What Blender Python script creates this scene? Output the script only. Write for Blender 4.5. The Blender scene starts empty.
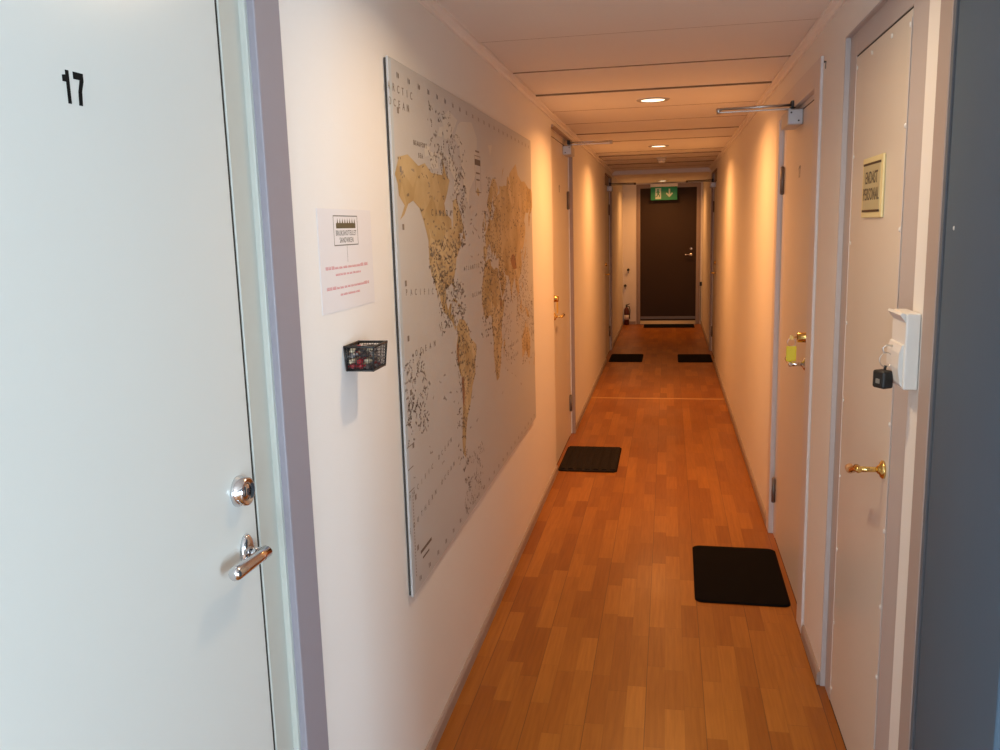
import bpy, bmesh, math, random
from mathutils import Vector, Matrix

# ------------------------------------------------------------------ scene, camera, light
scene = bpy.context.scene
col = scene.collection
vs = scene.view_settings
vs.view_transform = 'Standard'
vs.look = 'None'
vs.gamma = 1.0
vs.use_curve_mapping = False
vs.exposure = 0.0
scene.display_settings.display_device = 'sRGB'

EYE = 1.64                       # camera height
XL, XR, ZC = -0.732, 0.542, 2.338  # corridor walls and ceiling
YEND = 14.25

cam_d = bpy.data.cameras.new('camera')
cam_d.sensor_fit = 'HORIZONTAL'
cam_d.sensor_width = 36.0
cam_d.lens = 850.45 / 1000 * 36.0
cam_d.clip_start = 0.02
cam = bpy.data.objects.new('camera', cam_d)
col.objects.link(cam)
f_ = Vector((-0.19296973, 0.96631563, -0.17028444))
r_ = Vector((0.98118477, 0.1911442, -0.02720936))
u_ = Vector((-0.00625605, 0.17233108, 0.98501922))
m = Matrix.Identity(4)
for i in range(3):
    m[i][0], m[i][1], m[i][2] = r_[i], u_[i], -f_[i]
m.translation = (0, 0, EYE)
cam.matrix_world = m
scene.camera = cam

world = bpy.data.worlds.new('world')
scene.world = world
world.use_nodes = True
world.node_tree.nodes['Background'].inputs[0].default_value = (0.65, 0.8, 1.0, 1)
world.node_tree.nodes['Background'].inputs[1].default_value = 0.5

# daylight coming through the window of the lobby that opens on the right, beside the photographer
wd = bpy.data.lights.new('window_daylight', 'AREA')
wd.shape = 'RECTANGLE'
wd.size, wd.size_y = 1.7, 1.2
wd.energy = 188
wd.color = (0.63, 0.83, 1.0)
wdo = bpy.data.objects.new('window_daylight', wd)
col.objects.link(wdo)
wdo.location = (3.06, -1.55, 1.35)
wdo.rotation_euler = (0, math.radians(90), 0)     # shines towards -x

# unseen cool fill light, added behind the photographer to brighten the near ceiling
wd2 = bpy.data.lights.new('rear_fill_light', 'AREA')
wd2.shape = 'RECTANGLE'
wd2.size, wd2.size_y = 0.80, 1.75
wd2.energy = 52
wd2.color = (0.72, 0.87, 1.0)
wdo2 = bpy.data.objects.new('rear_fill_light', wd2)
col.objects.link(wdo2)
wdo2.location = (-0.05, -2.04, 1.10)
wdo2.rotation_euler = (math.radians(90), 0, 0)     # shines towards +y

LAMP_COLOR = (1.0, 0.43, 0.13)
LAMP_POWER = 21.5
LAMPS = [(-0.09, -0.9, ZC), (-0.09, 2.1, ZC), (-0.09, 5.12, ZC), (-0.09, 8.12, ZC), (-0.09, 13.55, 2.285)]
LAMP_SCALE = [0.0, 0.38, 1.0, 0.95, 0.60]
LAMP_COLORS = [LAMP_COLOR, (1.0, 0.70, 0.42), LAMP_COLOR, LAMP_COLOR, LAMP_COLOR]   # unseen lamp above the map, whitened to keep the near walls neutral

# ------------------------------------------------------------------ materials
def mat(name, base, rough=0.6, metal=0.0, bump=0.0, bscale=200.0, spec=0.5, var=0.0, vscale=3.0, emit=None, estr=0.0):
    M = bpy.data.materials.new(name)
    M.use_nodes = True
    nt = M.node_tree
    b = nt.nodes['Principled BSDF']
    b.inputs['Base Color'].default_value = (*base, 1)
    b.inputs['Roughness'].default_value = rough
    b.inputs['Metallic'].default_value = metal
    b.inputs['Specular IOR Level'].default_value = spec
    if emit:
        b.inputs['Emission Color'].default_value = (*emit, 1)
        b.inputs['Emission Strength'].default_value = estr
    tc = nt.nodes.new('ShaderNodeTexCoord')
    if var > 0:
        n = nt.nodes.new('ShaderNodeTexNoise')
        n.inputs['Scale'].default_value = vscale
        n.inputs['Detail'].default_value = 4
        nt.links.new(tc.outputs['Object'], n.inputs['Vector'])
        mx = nt.nodes.new('ShaderNodeMixRGB')
        mx.inputs[1].default_value = (*[c * (1 - var) for c in base], 1)
        mx.inputs[2].default_value = (*[min(1, c * (1 + var)) for c in base], 1)
        nt.links.new(n.outputs['Fac'], mx.inputs[0])
        nt.links.new(mx.outputs[0], b.inputs['Base Color'])
    if bump > 0:
        n2 = nt.nodes.new('ShaderNodeTexNoise')
        n2.inputs['Scale'].default_value = bscale
        n2.inputs['Detail'].default_value = 3
        nt.links.new(tc.outputs['Object'], n2.inputs['Vector'])
        bp = nt.nodes.new('ShaderNodeBump')
        bp.inputs['Strength'].default_value = bump
        bp.inputs['Distance'].default_value = 0.002
        nt.links.new(n2.outputs['Fac'], bp.inputs['Height'])
        nt.links.new(bp.outputs['Normal'], b.inputs['Normal'])
    return M

M = {}
M['wall'] = mat('wall_paint', (0.83, 0.80, 0.765), 0.7, bump=0.25, bscale=260, var=0.015)
M['ceiling'] = mat('ceiling_board', (0.88, 0.84, 0.80), 0.6, bump=0.1, bscale=80, var=0.02)
M['gap'] = mat('dark_gap', (0.03, 0.025, 0.02), 0.9)
M['mauve'] = mat('mauve_trim_paint', (0.29, 0.27, 0.305), 0.45, var=0.03)
M['mauve_brown'] = mat('mauve_brown_paint', (0.36, 0.28, 0.24), 0.5)
M['casing_brown'] = mat('brownish_trim_paint', (0.40, 0.33, 0.30), 0.5)
M['lilac_dark'] = mat('mid_lilac_paint', (0.52, 0.475, 0.47), 0.5)
M['lilac'] = mat('pale_lilac_paint', (0.70, 0.655, 0.645), 0.45, var=0.02)
M['frame_green'] = mat('grey_green_frame_paint', (0.50, 0.515, 0.465), 0.4, var=0.02)
M['door_white'] = mat('white_door_paint', (0.66, 0.685, 0.65), 0.28, var=0.012)
M['door_cream'] = mat('cream_door_paint', (0.72, 0.665, 0.60), 0.42, var=0.02)
M['door_steel'] = mat('cream_sheet_cladding', (0.70, 0.665, 0.60), 0.33, var=0.03, vscale=2)
M['door_slate'] = mat('slate_door_paint', (0.082, 0.132, 0.19), 0.6, var=0.05, spec=0.12)
M['door_brown'] = mat('dark_brown_door_paint', (0.042, 0.026, 0.018), 0.6, var=0.06, spec=0.2)
M['baseboard'] = mat('baseboard_paint', (0.36, 0.29, 0.26), 0.5, var=0.05)
M['chrome'] = mat('chrome', (0.72, 0.72, 0.74), 0.12, 1.0)
M['steel'] = mat('brushed_steel', (0.60, 0.58, 0.56), 0.35, 1.0)
M['dark_arm'] = mat('darkened_steel', (0.10, 0.09, 0.08), 0.5, 0.3)
M['dull_steel'] = mat('dull_steel', (0.22, 0.19, 0.17), 0.5, 0.6)
M['brass'] = mat('brass', (0.80, 0.56, 0.20), 0.18, 1.0)
M['grey_box'] = mat('silver_grey_enamel', (0.52, 0.54, 0.58), 0.4, 0.2)
M['black'] = mat('black_paint', (0.012, 0.012, 0.012), 0.45)
M['number_black'] = mat('matt_black_film', (0.008, 0.008, 0.008), 0.8, spec=0.1)
M['mat_black'] = mat('black_rubber_pile', (0.009, 0.0075, 0.007), 0.95, bump=1.0, bscale=900, var=0.3, vscale=300, spec=0.05)
M['mat_ribbed'] = mat('ribbed_black_pile', (0.020, 0.016, 0.015), 0.9, bump=1.0, bscale=700, var=0.3, vscale=300, spec=0.12)
M['wire'] = mat('black_wire', (0.012, 0.011, 0.011), 0.4)
M['plastic_white'] = mat('white_plastic', (0.78, 0.78, 0.76), 0.35)
M['plastic_grey'] = mat('pale_grey_plastic', (0.55, 0.53, 0.5), 0.4)
M['paper'] = mat('white_paper', (0.78, 0.76, 0.775), 0.5)
M['red_ink'] = mat('red_ink', (0.70, 0.22, 0.24), 0.7)
M['olive_ink'] = mat('olive_ink', (0.13, 0.10, 0.05), 0.7)
M['grey_ink'] = mat('grey_ink', (0.20, 0.19, 0.17), 0.7)
M['yellow_card'] = mat('yellowed_card', (0.80, 0.70, 0.38), 0.5)
M['sign_field'] = mat('sign_field', (0.52, 0.46, 0.27), 0.55)
M['yellow'] = mat('yellow_plastic', (0.82, 0.72, 0.02), 0.4)
M['ochre_tag'] = mat('ochre_card', (0.75, 0.52, 0.10), 0.5)
M['sea'] = mat('map_sea_print', (0.54, 0.54, 0.54), 0.55, var=0.03, bump=0.15, bscale=500)
M['map_edge'] = mat('map_edge_print', (0.50, 0.57, 0.63), 0.55)
M['map_back'] = mat('map_back_edge', (0.07, 0.06, 0.05), 0.8)
M['ice'] = mat('map_ice_print', (0.62, 0.61, 0.57), 0.55)
M['map_ink'] = mat('map_ink', (0.15, 0.12, 0.10), 0.7)
M['map_ink_soft'] = mat('map_ink_soft', (0.26, 0.22, 0.19), 0.7)
M['map_red'] = mat('map_brown_print', (0.36, 0.17, 0.08), 0.6)
M['exit_green'] = mat('exit_green', (0.0, 0.17, 0.045), 0.4, emit=(0.0, 0.30, 0.06), estr=0.06)
M['exit_white'] = mat('exit_white', (0.45, 0.52, 0.36), 0.4, emit=(0.6, 0.75, 0.5), estr=0.05)
M['lens'] = mat('lamp_lens', (0.9, 0.85, 0.75), 0.4, emit=(1.0, 0.80, 0.50), estr=3.2)
M['lamp_ring'] = mat('lamp_ring_enamel', (0.45, 0.42, 0.40), 0.35)
M['wood_tip'] = mat('worn_copper_tip', (0.50, 0.26, 0.12), 0.35)
M['ext_red'] = mat('dark_red_enamel', (0.11, 0.025, 0.018), 0.4)
M['frame_wood'] = mat('window_frame_paint', (0.75, 0.75, 0.74), 0.4)

def land_material():
    L = bpy.data.materials.new('map_land_print')
    L.use_nodes = True
    nt = L.node_tree
    b = nt.nodes['Principled BSDF']
    b.inputs['Roughness'].default_value = 0.55
    tc = nt.nodes.new('ShaderNodeTexCoord')
    v = nt.nodes.new('ShaderNodeTexVoronoi')
    v.inputs['Scale'].default_value = 11
    n = nt.nodes.new('ShaderNodeTexNoise')
    n.inputs['Scale'].default_value = 6
    n.inputs['Detail'].default_value = 6
    nt.links.new(tc.outputs['Object'], v.inputs['Vector'])
    nt.links.new(tc.outputs['Object'], n.inputs['Vector'])
    sp = nt.nodes.new('ShaderNodeSeparateColor')
    nt.links.new(v.outputs['Color'], sp.inputs[0])
    r1 = nt.nodes.new('ShaderNodeValToRGB')
    r1.color_ramp.elements[0].color = (0.50, 0.375, 0.19, 1)
    r1.color_ramp.elements[1].color = (0.62, 0.49, 0.29, 1)
    nt.links.new(sp.outputs[0], r1.inputs[0])
    r2 = nt.nodes.new('ShaderNodeValToRGB')
    r2.color_ramp.elements[0].position = 0.42
    r2.color_ramp.elements[0].color = (1, 1, 1, 1)
    r2.color_ramp.elements[1].position = 0.72
    r2.color_ramp.elements[1].color = (0.72, 0.64, 0.52, 1)
    nt.links.new(n.outputs['Fac'], r2.inputs[0])
    mx = nt.nodes.new('ShaderNodeMixRGB')
    mx.blend_type = 'MULTIPLY'
    mx.inputs[0].default_value = 1
    nt.links.new(r1.outputs[0], mx.inputs[1])
    nt.links.new(r2.outputs[0], mx.inputs[2])
    nt.links.new(mx.outputs[0], b.inputs['Base Color'])
    return L
M['land'] = land_material()

def parquet():
    P = bpy.data.materials.new('parquet_boards')
    P.use_nodes = True
    nt = P.node_tree
    N, K = nt.nodes, nt.links
    b = N['Principled BSDF']
    tc = N.new('ShaderNodeTexCoord')
    sep = N.new('ShaderNodeSeparateXYZ')
    K.new(tc.outputs['Object'], sep.inputs[0])
    def math_(op, a, b_=None, c=None):
        q = N.new('ShaderNodeMath'); q.operation = op
        for i, s in enumerate((a, b_, c)):
            if s is None: continue
            if isinstance(s, (int, float)): q.inputs[i].default_value = s
            else: K.new(s, q.inputs[i])
        return q.outputs[0]
    SW = 0.0662
    ux = math_('DIVIDE', math_('ADD', sep.outputs[0], 5.0 + 0.033), SW)
    strip = math_('FLOOR', ux)
    fx = math_('FRACT', ux)
    wn = N.new('ShaderNodeTexWhiteNoise'); wn.noise_dimensions = '1D'
    K.new(strip, wn.inputs['W'])
    off = math_('MULTIPLY', wn.outputs['Value'], 7.31)
    # uneven lengths: warp y with a per-strip sine
    wob = math_('MULTIPLY', math_('SINE', math_('ADD', math_('MULTIPLY', sep.outputs[1], 5.1), math_('MULTIPLY', strip, 2.7))), 0.22)
    uy = math_('ADD', math_('ADD', math_('DIVIDE', sep.outputs[1], 0.36), off), wob)
    blk = math_('FLOOR', uy)
    fy = math_('FRACT', uy)
    cmb = N.new('ShaderNodeCombineXYZ')
    K.new(strip, cmb.inputs[0]); K.new(blk, cmb.inputs[1])
    wn2 = N.new('ShaderNodeTexWhiteNoise'); wn2.noise_dimensions = '2D'
    K.new(cmb.outputs[0], wn2.inputs['Vector'])
    ramp = N.new('ShaderNodeValToRGB')
    e = ramp.color_ramp.elements
    e[0].position = 0.0; e[0].color = (0.290, 0.092, 0.011, 1)
    e[1].position = 1.0; e[1].color = (0.430, 0.165, 0.024, 1)
    e2 = ramp.color_ramp.elements.new(0.5); e2.color = (0.345, 0.120, 0.015, 1)
    K.new(wn2.outputs['Value'], ramp.inputs[0])
    # grain
    mp = N.new('ShaderNodeMapping')
    mp.inputs['Scale'].default_value = (90, 5, 1)
    K.new(tc.outputs['Object'], mp.inputs[0])
    addv = N.new('ShaderNodeVectorMath'); addv.operation = 'ADD'
    K.new(mp.outputs[0], addv.inputs[0])
    K.new(wn2.outputs['Color'], addv.inputs[1])
    gn = N.new('ShaderNodeTexNoise')
    gn.inputs['Scale'].default_value = 1.0; gn.inputs['Detail'].default_value = 5
    K.new(addv.outputs[0], gn.inputs['Vector'])
    gr = N.new('ShaderNodeValToRGB')
    gr.color_ramp.elements[0].position = 0.25; gr.color_ramp.elements[0].color = (0.72, 0.66, 0.6, 1)
    gr.color_ramp.elements[1].position = 0.7; gr.color_ramp.elements[1].color = (1.05, 1.05, 1.05, 1)
    K.new(gn.outputs['Fac'], gr.inputs[0])
    mx = N.new('ShaderNodeMixRGB'); mx.blend_type = 'MULTIPLY'; mx.inputs[0].default_value = 0.75
    K.new(ramp.outputs[0], mx.inputs[1]); K.new(gr.outputs[0], mx.inputs[2])
    # seams: strong every third strip, faint otherwise, and at block ends
    s1 = math_('LESS_THAN', fx, 0.020)
    third = math_('LESS_THAN', math_('MODULO', strip, 3.0), 0.5)
    s3 = math_('MULTIPLY', math_('LESS_THAN', fx, 0.045), third)
    sy = math_('LESS_THAN', fy, 0.006)
    seam = math_('MAXIMUM', math_('MULTIPLY', math_('MAXIMUM', s1, sy), 0.30), math_('MULTIPLY', s3, 0.65))
    mx2 = N.new('ShaderNodeMixRGB')
    K.new(seam, mx2.inputs[0]); K.new(mx.outputs[0], mx2.inputs[1])
    mx2.inputs[2].default_value = (0.10, 0.035, 0.012, 1)
    K.new(mx2.outputs[0], b.inputs['Base Color'])
    rn = N.new('ShaderNodeTexNoise'); rn.inputs['Scale'].default_value = 2.2; rn.inputs['Detail'].default_value = 5
    K.new(tc.outputs['Object'], rn.inputs['Vector'])
    rr = N.new('ShaderNodeMapRange')
    rr.inputs['To Min'].default_value = 0.26; rr.inputs['To Max'].default_value = 0.44
    K.new(rn.outputs['Fac'], rr.inputs['Value'])
    K.new(rr.outputs[0], b.inputs['Roughness'])
    b.inputs['Specular IOR Level'].default_value = 0.28
    bp = N.new('ShaderNodeBump'); bp.inputs['Strength'].default_value = 0.12; bp.inputs['Distance'].default_value = 0.001
    inv = math_('SUBTRACT', 1.0, seam)
    K.new(inv, bp.inputs['Height']); K.new(bp.outputs[0], b.inputs['Normal'])
    return P
M['parquet'] = parquet()

# ------------------------------------------------------------------ mesh helpers
class MB:
    def __init__(s):
        s.bm = bmesh.new(); s.mi = 0
    def _mark(s, faces):
        for f in faces: f.material_index = s.mi
    def box(s, a, b, bev=0.0, seg=2):
        r = bmesh.ops.create_cube(s.bm, size=1.0)
        vs_ = r['verts']
        a, b = Vector(a), Vector(b)
        for v in vs_:
            v.co = Vector([(a[i] + b[i]) / 2 + v.co[i] * abs(b[i] - a[i]) for i in range(3)])
        fs = set(f for v in vs_ for f in v.link_faces)
        if bev > 0:
            es = list(set(e for v in vs_ for e in v.link_edges))
            r2 = bmesh.ops.bevel(s.bm, geom=es, offset=bev, segments=seg, affect='EDGES', profile=0.5)
            fs = set(r2['faces']) | set(f for f in fs if f.is_valid)
        s._mark(fs)
        return s
    def cyl(s, a, b, r1, r2=None, n=20, cap=True):
        a, b = Vector(a), Vector(b)
        r2 = r1 if r2 is None else r2
        return s.tube([a, b], [r1, r2], n, cap)
    def tube(s, pts, radii, n=12, cap=True):
        pts = [Vector(p) for p in pts]
        if isinstance(radii, (int, float)): radii = [radii] * len(pts)
        rings = []
        up = None
        for i, p in enumerate(pts):
            if i == 0: d = pts[1] - pts[0]
            elif i == len(pts) - 1: d = pts[-1] - pts[-2]
            else: d = (pts[i + 1] - pts[i]).normalized() + (pts[i] - pts[i - 1]).normalized()
            if d.length < 1e-9: d = rings and last or Vector((0, 0, 1))
            d.normalize(); last = d
            if up is None:
                up = d.orthogonal().normalized()
            else:
                up = up - d * up.dot(d)
                up = up.normalized() if up.length > 1e-6 else d.orthogonal().normalized()
            w = d.cross(up)
            rings.append([s.bm.verts.new(p + (up * math.cos(2 * math.pi * k / n) + w * math.sin(2 * math.pi * k / n)) * radii[i]) for k in range(n)])
        fs = []
        for A, B in zip(rings, rings[1:]):
            for k in range(n):
                fs.append(s.bm.faces.new((A[k], A[(k + 1) % n], B[(k + 1) % n], B[k])))
        if cap:
            fs.append(s.bm.faces.new(list(reversed(rings[0]))))
            fs.append(s.bm.faces.new(rings[-1]))
        for f in fs: f.smooth = len(f.verts) == 4
        s._mark(fs)
        return s
    def lathe(s, c, axis, prof, n=28):
        """prof: list of (radius, distance along axis)."""
        c, ax = Vector(c), Vector(axis).normalized()
        return s.tube([c + ax * (h + 1e-6 * i) for i, (r, h) in enumerate(prof)], [max(r, 1e-4) for r, h in prof], n) if False else s._lathe(c, ax, prof, n)
    def _lathe(s, c, ax, prof, n):
        u = ax.orthogonal().normalized(); w = ax.cross(u)
        rings = [[s.bm.verts.new(c + ax * h + (u * math.cos(2 * math.pi * k / n) + w * math.sin(2 * math.pi * k / n)) * max(r, 1e-4)) for k in range(n)] for r, h in prof]
        fs = []
        for A, B in zip(rings, rings[1:]):
            for k in range(n):
                fs.append(s.bm.faces.new((A[k], A[(k + 1) % n], B[(k + 1) % n], B[k])))
        for f in fs: f.smooth = True
        fs.append(s.bm.faces.new(list(reversed(rings[0])))); fs.append(s.bm.faces.new(rings[-1]))
        s._mark(fs)
        return s
    def prism(s, poly, axis, a, b):
        """poly of 2-D points extruded along axis ('x','y','z') from a to b."""
        def P(q, t):
            if axis == 'y': return Vector((q[0], t, q[1]))
            if axis == 'x': return Vector((t, q[0], q[1]))
            return Vector((q[0], q[1], t))
        A = [s.bm.verts.new(P(q, a)) for q in poly]
        B = [s.bm.verts.new(P(q, b)) for q in poly]
        n = len(poly)
        fs = [s.bm.faces.new((A[i], A[(i + 1) % n], B[(i + 1) % n], B[i])) for i in range(n)]
        fs.append(s.bm.faces.new(list(reversed(A)))); fs.append(s.bm.faces.new(B))
        s._mark(fs)
        return s
    def flat(s, poly, y):
        """a printed flat patch in the local x-z plane, facing -y."""
        A = [s.bm.verts.new((q[0], y, q[1])) for q in poly]
        f = s.bm.faces.new(A)
        f.normal_update()
        if f.normal.y > 0: f.normal_flip()
        s._mark([f])
        return s
    def text(s, string, x, z, y, height, depth=0.0006, sx=1.0, align='CENTER', bold=0.0, rot=0.0, space=1.0):
        """lettering standing in the local x-z plane and facing -y; height = cap height."""
        cu = bpy.data.curves.new('lettering', 'FONT')
        cu.body = string
        cu.size = height / 0.69
        cu.align_x = align
        cu.space_character = space
        cu.offset = bold
        cu.extrude = depth / 2
        cu.resolution_u = 3
        o = bpy.data.objects.new('lettering', cu)
        col.objects.link(o)
        bpy.context.view_layer.update()
        dg = bpy.context.evaluated_depsgraph_get()
        me = bpy.data.meshes.new_from_object(o.evaluated_get(dg))
        me.transform(Matrix.Translation((x, y, z)) @ Matrix.Rotation(math.pi / 2, 4, 'X') @ Matrix.Rotation(rot, 4, 'Z') @ Matrix.Diagonal((sx, 1, 1, 1)))
        nf = len(s.bm.faces)
        s.bm.from_mesh(me)
        s.bm.faces.ensure_lookup_table()
        s._mark(s.bm.faces[nf:])
        bpy.data.objects.remove(o); bpy.data.meshes.remove(me); bpy.data.curves.remove(cu)
        return s
    def build(s, name, mats, parent=None, fix=True):
        if fix:
            bmesh.ops.recalc_face_normals(s.bm, faces=s.bm.faces[:])
        me = bpy.data.meshes.new(name)
        s.bm.to_mesh(me); s.bm.free()
        for mm in (mats if isinstance(mats, (list, tuple)) else [mats]):
            me.materials.append(mm)
        o = bpy.data.objects.new(name, me)
        col.objects.link(o)
        if parent is not None: o.parent = parent
        return o

def empty(name, loc=(0, 0, 0), rz=0.0, parent=None):
    o = bpy.data.objects.new(name, None)
    o.empty_display_size = 0.1
    col.objects.link(o)
    o.location = loc
    o.rotation_euler = (0, 0, rz)
    if parent is not None: o.parent = parent
    return o

def tag(o, label=None, cat=None, group=None, kind=None):
    if label: o['label'] = label
    if cat: o['category'] = cat
    if group: o['group'] = group
    if kind: o['kind'] = kind
    return o

def copy_tree(o, parent=None):
    c = o.copy(); col.objects.link(c)
    if parent is not None: c.parent = parent
    for ch in [q for q in bpy.data.objects if q.parent == o]:
        copy_tree(ch, c)
    return c

def struct(name, mb, m, label=None, cat=None):
    o = mb.build(name, m)
    o['kind'] = 'structure'
    if label: o['label'] = label
    if cat: o['category'] = cat
    return o

LEFT, RIGHT, BACK = math.pi / 2, -math.pi / 2, 0.0   # facing of things on each wall: local front is -y
HP = math.pi

# ------------------------------------------------------------------ the shell
Y0 = -1.9
mb = MB(); mb.box((XL - 0.15, -2.7, -0.08), (XR + 2.6, YEND + 0.1, 0.0))
struct('floor', mb, M['parquet'], 'orange brown strip parquet floor of the corridor', 'floor')

def wall_with_openings(name, x0, x1, y0, y1, opens, extra=()):
    """opens: (ya, yb, za, zb) sorted along y."""
    w = MB(); y = y0
    for ya, yb, za, zb in opens:
        w.box((x0, y, 0), (x1, ya, ZC + 0.1))
        if za > 0: w.box((x0, ya, 0), (x1, yb, za))
        if zb < ZC + 0.1: w.box((x0, ya, zb), (x1, yb, ZC + 0.1))
        y = yb
    w.box((x0, y, 0), (x1, y1, ZC + 0.1))
    for a, b in extra: w.box(a, b)
    return struct(name, w, M['wall'], 'off-white painted ' + name.split('_')[1] + ' wall of the corridor', 'wall')

# door table: leaf from a to b along the wall (y), jamb widths, leaf height, head
# left wall
D17 = dict(a=0.592, b=1.402, h=2.09)
DL2 = dict(a=5.62, b=6.52, h=2.225)
DL3 = dict(a=10.33, b=11.13, h=2.13)
DR1 = dict(a=2.242, b=2.865, h=2.125)       # staff door
DR2 = dict(a=3.55, b=4.43, h=2.105)
DR3 = dict(a=10.28, b=11.08, h=2.13)

def opening(d, jn, jf, jh):
    return (d['a'] - jn, d['b'] + jf, 0, d['h'] + jh)

wall_with_openings('wall_left', XL - 0.14, XL, Y0, YEND,
                   [opening(D17, .085, .085, .06), opening(DL2, .09, .11, .04), opening(DL3, .08, .13, .1)])
wall_with_openings('wall_right', XR, XR + 0.14, -2.7, YEND,
                   [(-1.25, 0.86, 0, 2.14), (1.0, 1.86, 0, 2.12), opening(DR1, .187, .10, .075), opening(DR2, .08, .08, .02), opening(DR3, .08, .12, .1)])
mb = MB(); mb.box((XL - 0.14, YEND, 0), (XR + 0.14, YEND + 0.12, ZC + 0.1))
struct('wall_end', mb, M['wall'], 'off-white narrow wall around the dark brown door at the far end', 'wall')
mb = MB()
mb.box((XL - 0.14, Y0 - 0.12, 0), (-.50, Y0, ZC + 0.1)); mb.box((.40, Y0 - 0.12, 0), (XR, Y0, ZC + 0.1))
mb.box((-.50, Y0 - 0.12, 0), (.40, Y0, .15)); mb.box((-.50, Y0 - 0.12, 2.05), (.40, Y0, ZC + .1))
struct('wall_behind', mb, M['wall'], 'off-white wall behind the viewer', 'wall')
# small room behind the slate door
mb = MB()
mb.box((1.75, 0.85, 0), (1.83, 2.02, ZC + 0.1)); mb.box((XR + 0.14, 0.86, 0), (3.0, 0.94, ZC + 0.1)); mb.box((XR + 0.14, 1.94, 0), (1.75, 2.02, ZC + 0.1))
struct('wall_side_room', mb, M['wall'], 'off-white walls of the small room behind the slate blue door', 'wall')

mb = MB()
mb.box((2.92, -2.15, 0), (3.0, 0.86, 0.45)); mb.box((2.92, -2.15, 2.2), (3.0, 0.86, ZC + .1)); mb.box((2.92, -0.9, .45), (3.0, 0.86, 2.2))
mb.box((2.92, -2.62, 0), (3.0, -2.15, ZC + .1)); mb.box((XR + .14, -2.70, 0), (3.0, -2.62, ZC + .1))
struct('wall_lobby', mb, M['wall'], 'off-white walls of the lobby opening beside the viewer', 'wall')

# ceiling boards, laid across
lines = [Y0, -1.5, -0.82, -0.13, 0.55, 1.24, 1.93, 2.63, 3.325, 4.03, 4.72, 5.41, 6.12, 6.82, 7.50, 8.62, 9.02, 9.70, 10.35, 11.0, 11.62]
rng = random.Random(4)
mb = MB()
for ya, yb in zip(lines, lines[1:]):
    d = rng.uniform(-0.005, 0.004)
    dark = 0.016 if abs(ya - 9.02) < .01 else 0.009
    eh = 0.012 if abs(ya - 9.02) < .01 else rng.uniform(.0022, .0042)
    mb.mi = 2; mb.box((XL, ya + dark / 2 - .002, ZC + d - eh), (XR, ya + dark / 2 + .003, ZC + .02)); mb.mi = 0  # dark strip at each joint: shade of the gap put into its colour
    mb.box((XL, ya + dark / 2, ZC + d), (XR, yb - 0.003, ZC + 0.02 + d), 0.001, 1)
# lowered last bay
mb.box((XL, 11.62, 2.285), (XR, YEND, 2.40), 0.003, 1)
mb.mi = 1
mb.box((XL - 0.14, -2.7, ZC + 0.024), (XR + 2.6, YEND + 0.1, ZC + 0.1))
struct('ceiling', mb, [M['ceiling'], M['gap'], mat('joint_shade_strip', (0.25, 0.17, 0.11), 0.85)], 'pale painted ceiling of wide boards laid across the corridor', 'ceiling')

# cornice strips
def cornice(name, x, sgn):
    c = MB()
    c.prism([(x, ZC), (x, ZC - 0.030), (x + sgn * 0.010, ZC - 0.030), (x + sgn * 0.014, ZC - 0.018), (x + sgn * 0.028, ZC - 0.012), (x + sgn * 0.028, ZC)], 'y', Y0, 11.62)
    return c
struct('trim_1', cornice('l', XL, 1), M['ceiling'], 'thin cornice strip along the left wall', 'trim')
struct('trim_2', cornice('r', XR, -1), M['ceiling'], 'thin cornice strip along the right wall', 'trim')

# baseboards
def baseboards(name, x, sgn, spans):
    b = MB()
    for ya, yb in spans:
        b.prism([(x, 0), (x + sgn * 0.012, 0), (x + sgn * 0.012, 0.040), (x + sgn * 0.006, 0.050), (x, 0.050)], 'y', ya, yb)
    return struct(name, b, M['baseboard'], 'low mauve brown baseboard along the ' + name.split('_')[1] + ' wall', 'baseboard')
baseboards('baseboard_left', XL, 1, [(Y0, .4), (1.60, 5.53), (6.66, 10.25), (11.27, YEND)])
baseboards('baseboard_right', XR, -1, [(1.945, 2.055), (2.965, 3.33), (4.61, 10.2), (11.2, YEND)])
mb = MB(); mb.box((XL, YEND - 0.012, 0), (-0.52, YEND, 0.05))
struct('baseboard_end', mb, M['baseboard'], 'short baseboard beside the dark brown end door', 'baseboard')

# floor joint strip
mb = MB(); mb.prism([(8.06, 0.0), (8.065, 0.003), (8.085, 0.003), (8.09, 0.0)], 'x', XL + 0.012, XR - 0.012)
struct('trim_3', mb, mat('wooden_joint_strip', (0.50, 0.27, 0.09), 0.3), 'thin wooden joint strip across the floor', 'trim')

# lobby window (outside the frame, source of the daylight)
win = empty('window_1', (2.92, -1.525, 0.45), RIGHT); tag(win, 'window in the lobby wall letting in daylight', 'window', kind='structure')
mb = MB()
for x in (-0.625, 0.575): mb.box((x, 0.01, 0), (x + 0.05, 0.07, 1.75), .003)
for z in (0, 1.70): mb.box((-0.575, 0.01, z), (0.575, 0.07, z + 0.05), .003)
mb.build('window_frame', M['frame_wood'], win)

win = empty('fill_opening', (-.05, Y0, 0.15), math.pi); tag(win, 'added opening behind the viewer that lets in fill light', 'window', kind='structure')  # unseen opening, added to carry the fill light from behind
mb = MB()
for x in (-.45, .41): mb.box((x, 0.02, 0), (x + 0.04, 0.08, 1.90), .003)
for z in (0, 1.86): mb.box((-.41, 0.02, z), (.41, 0.08, z + 0.04), .003)
mb.build('window_frame', M['frame_wood'], win)

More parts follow.
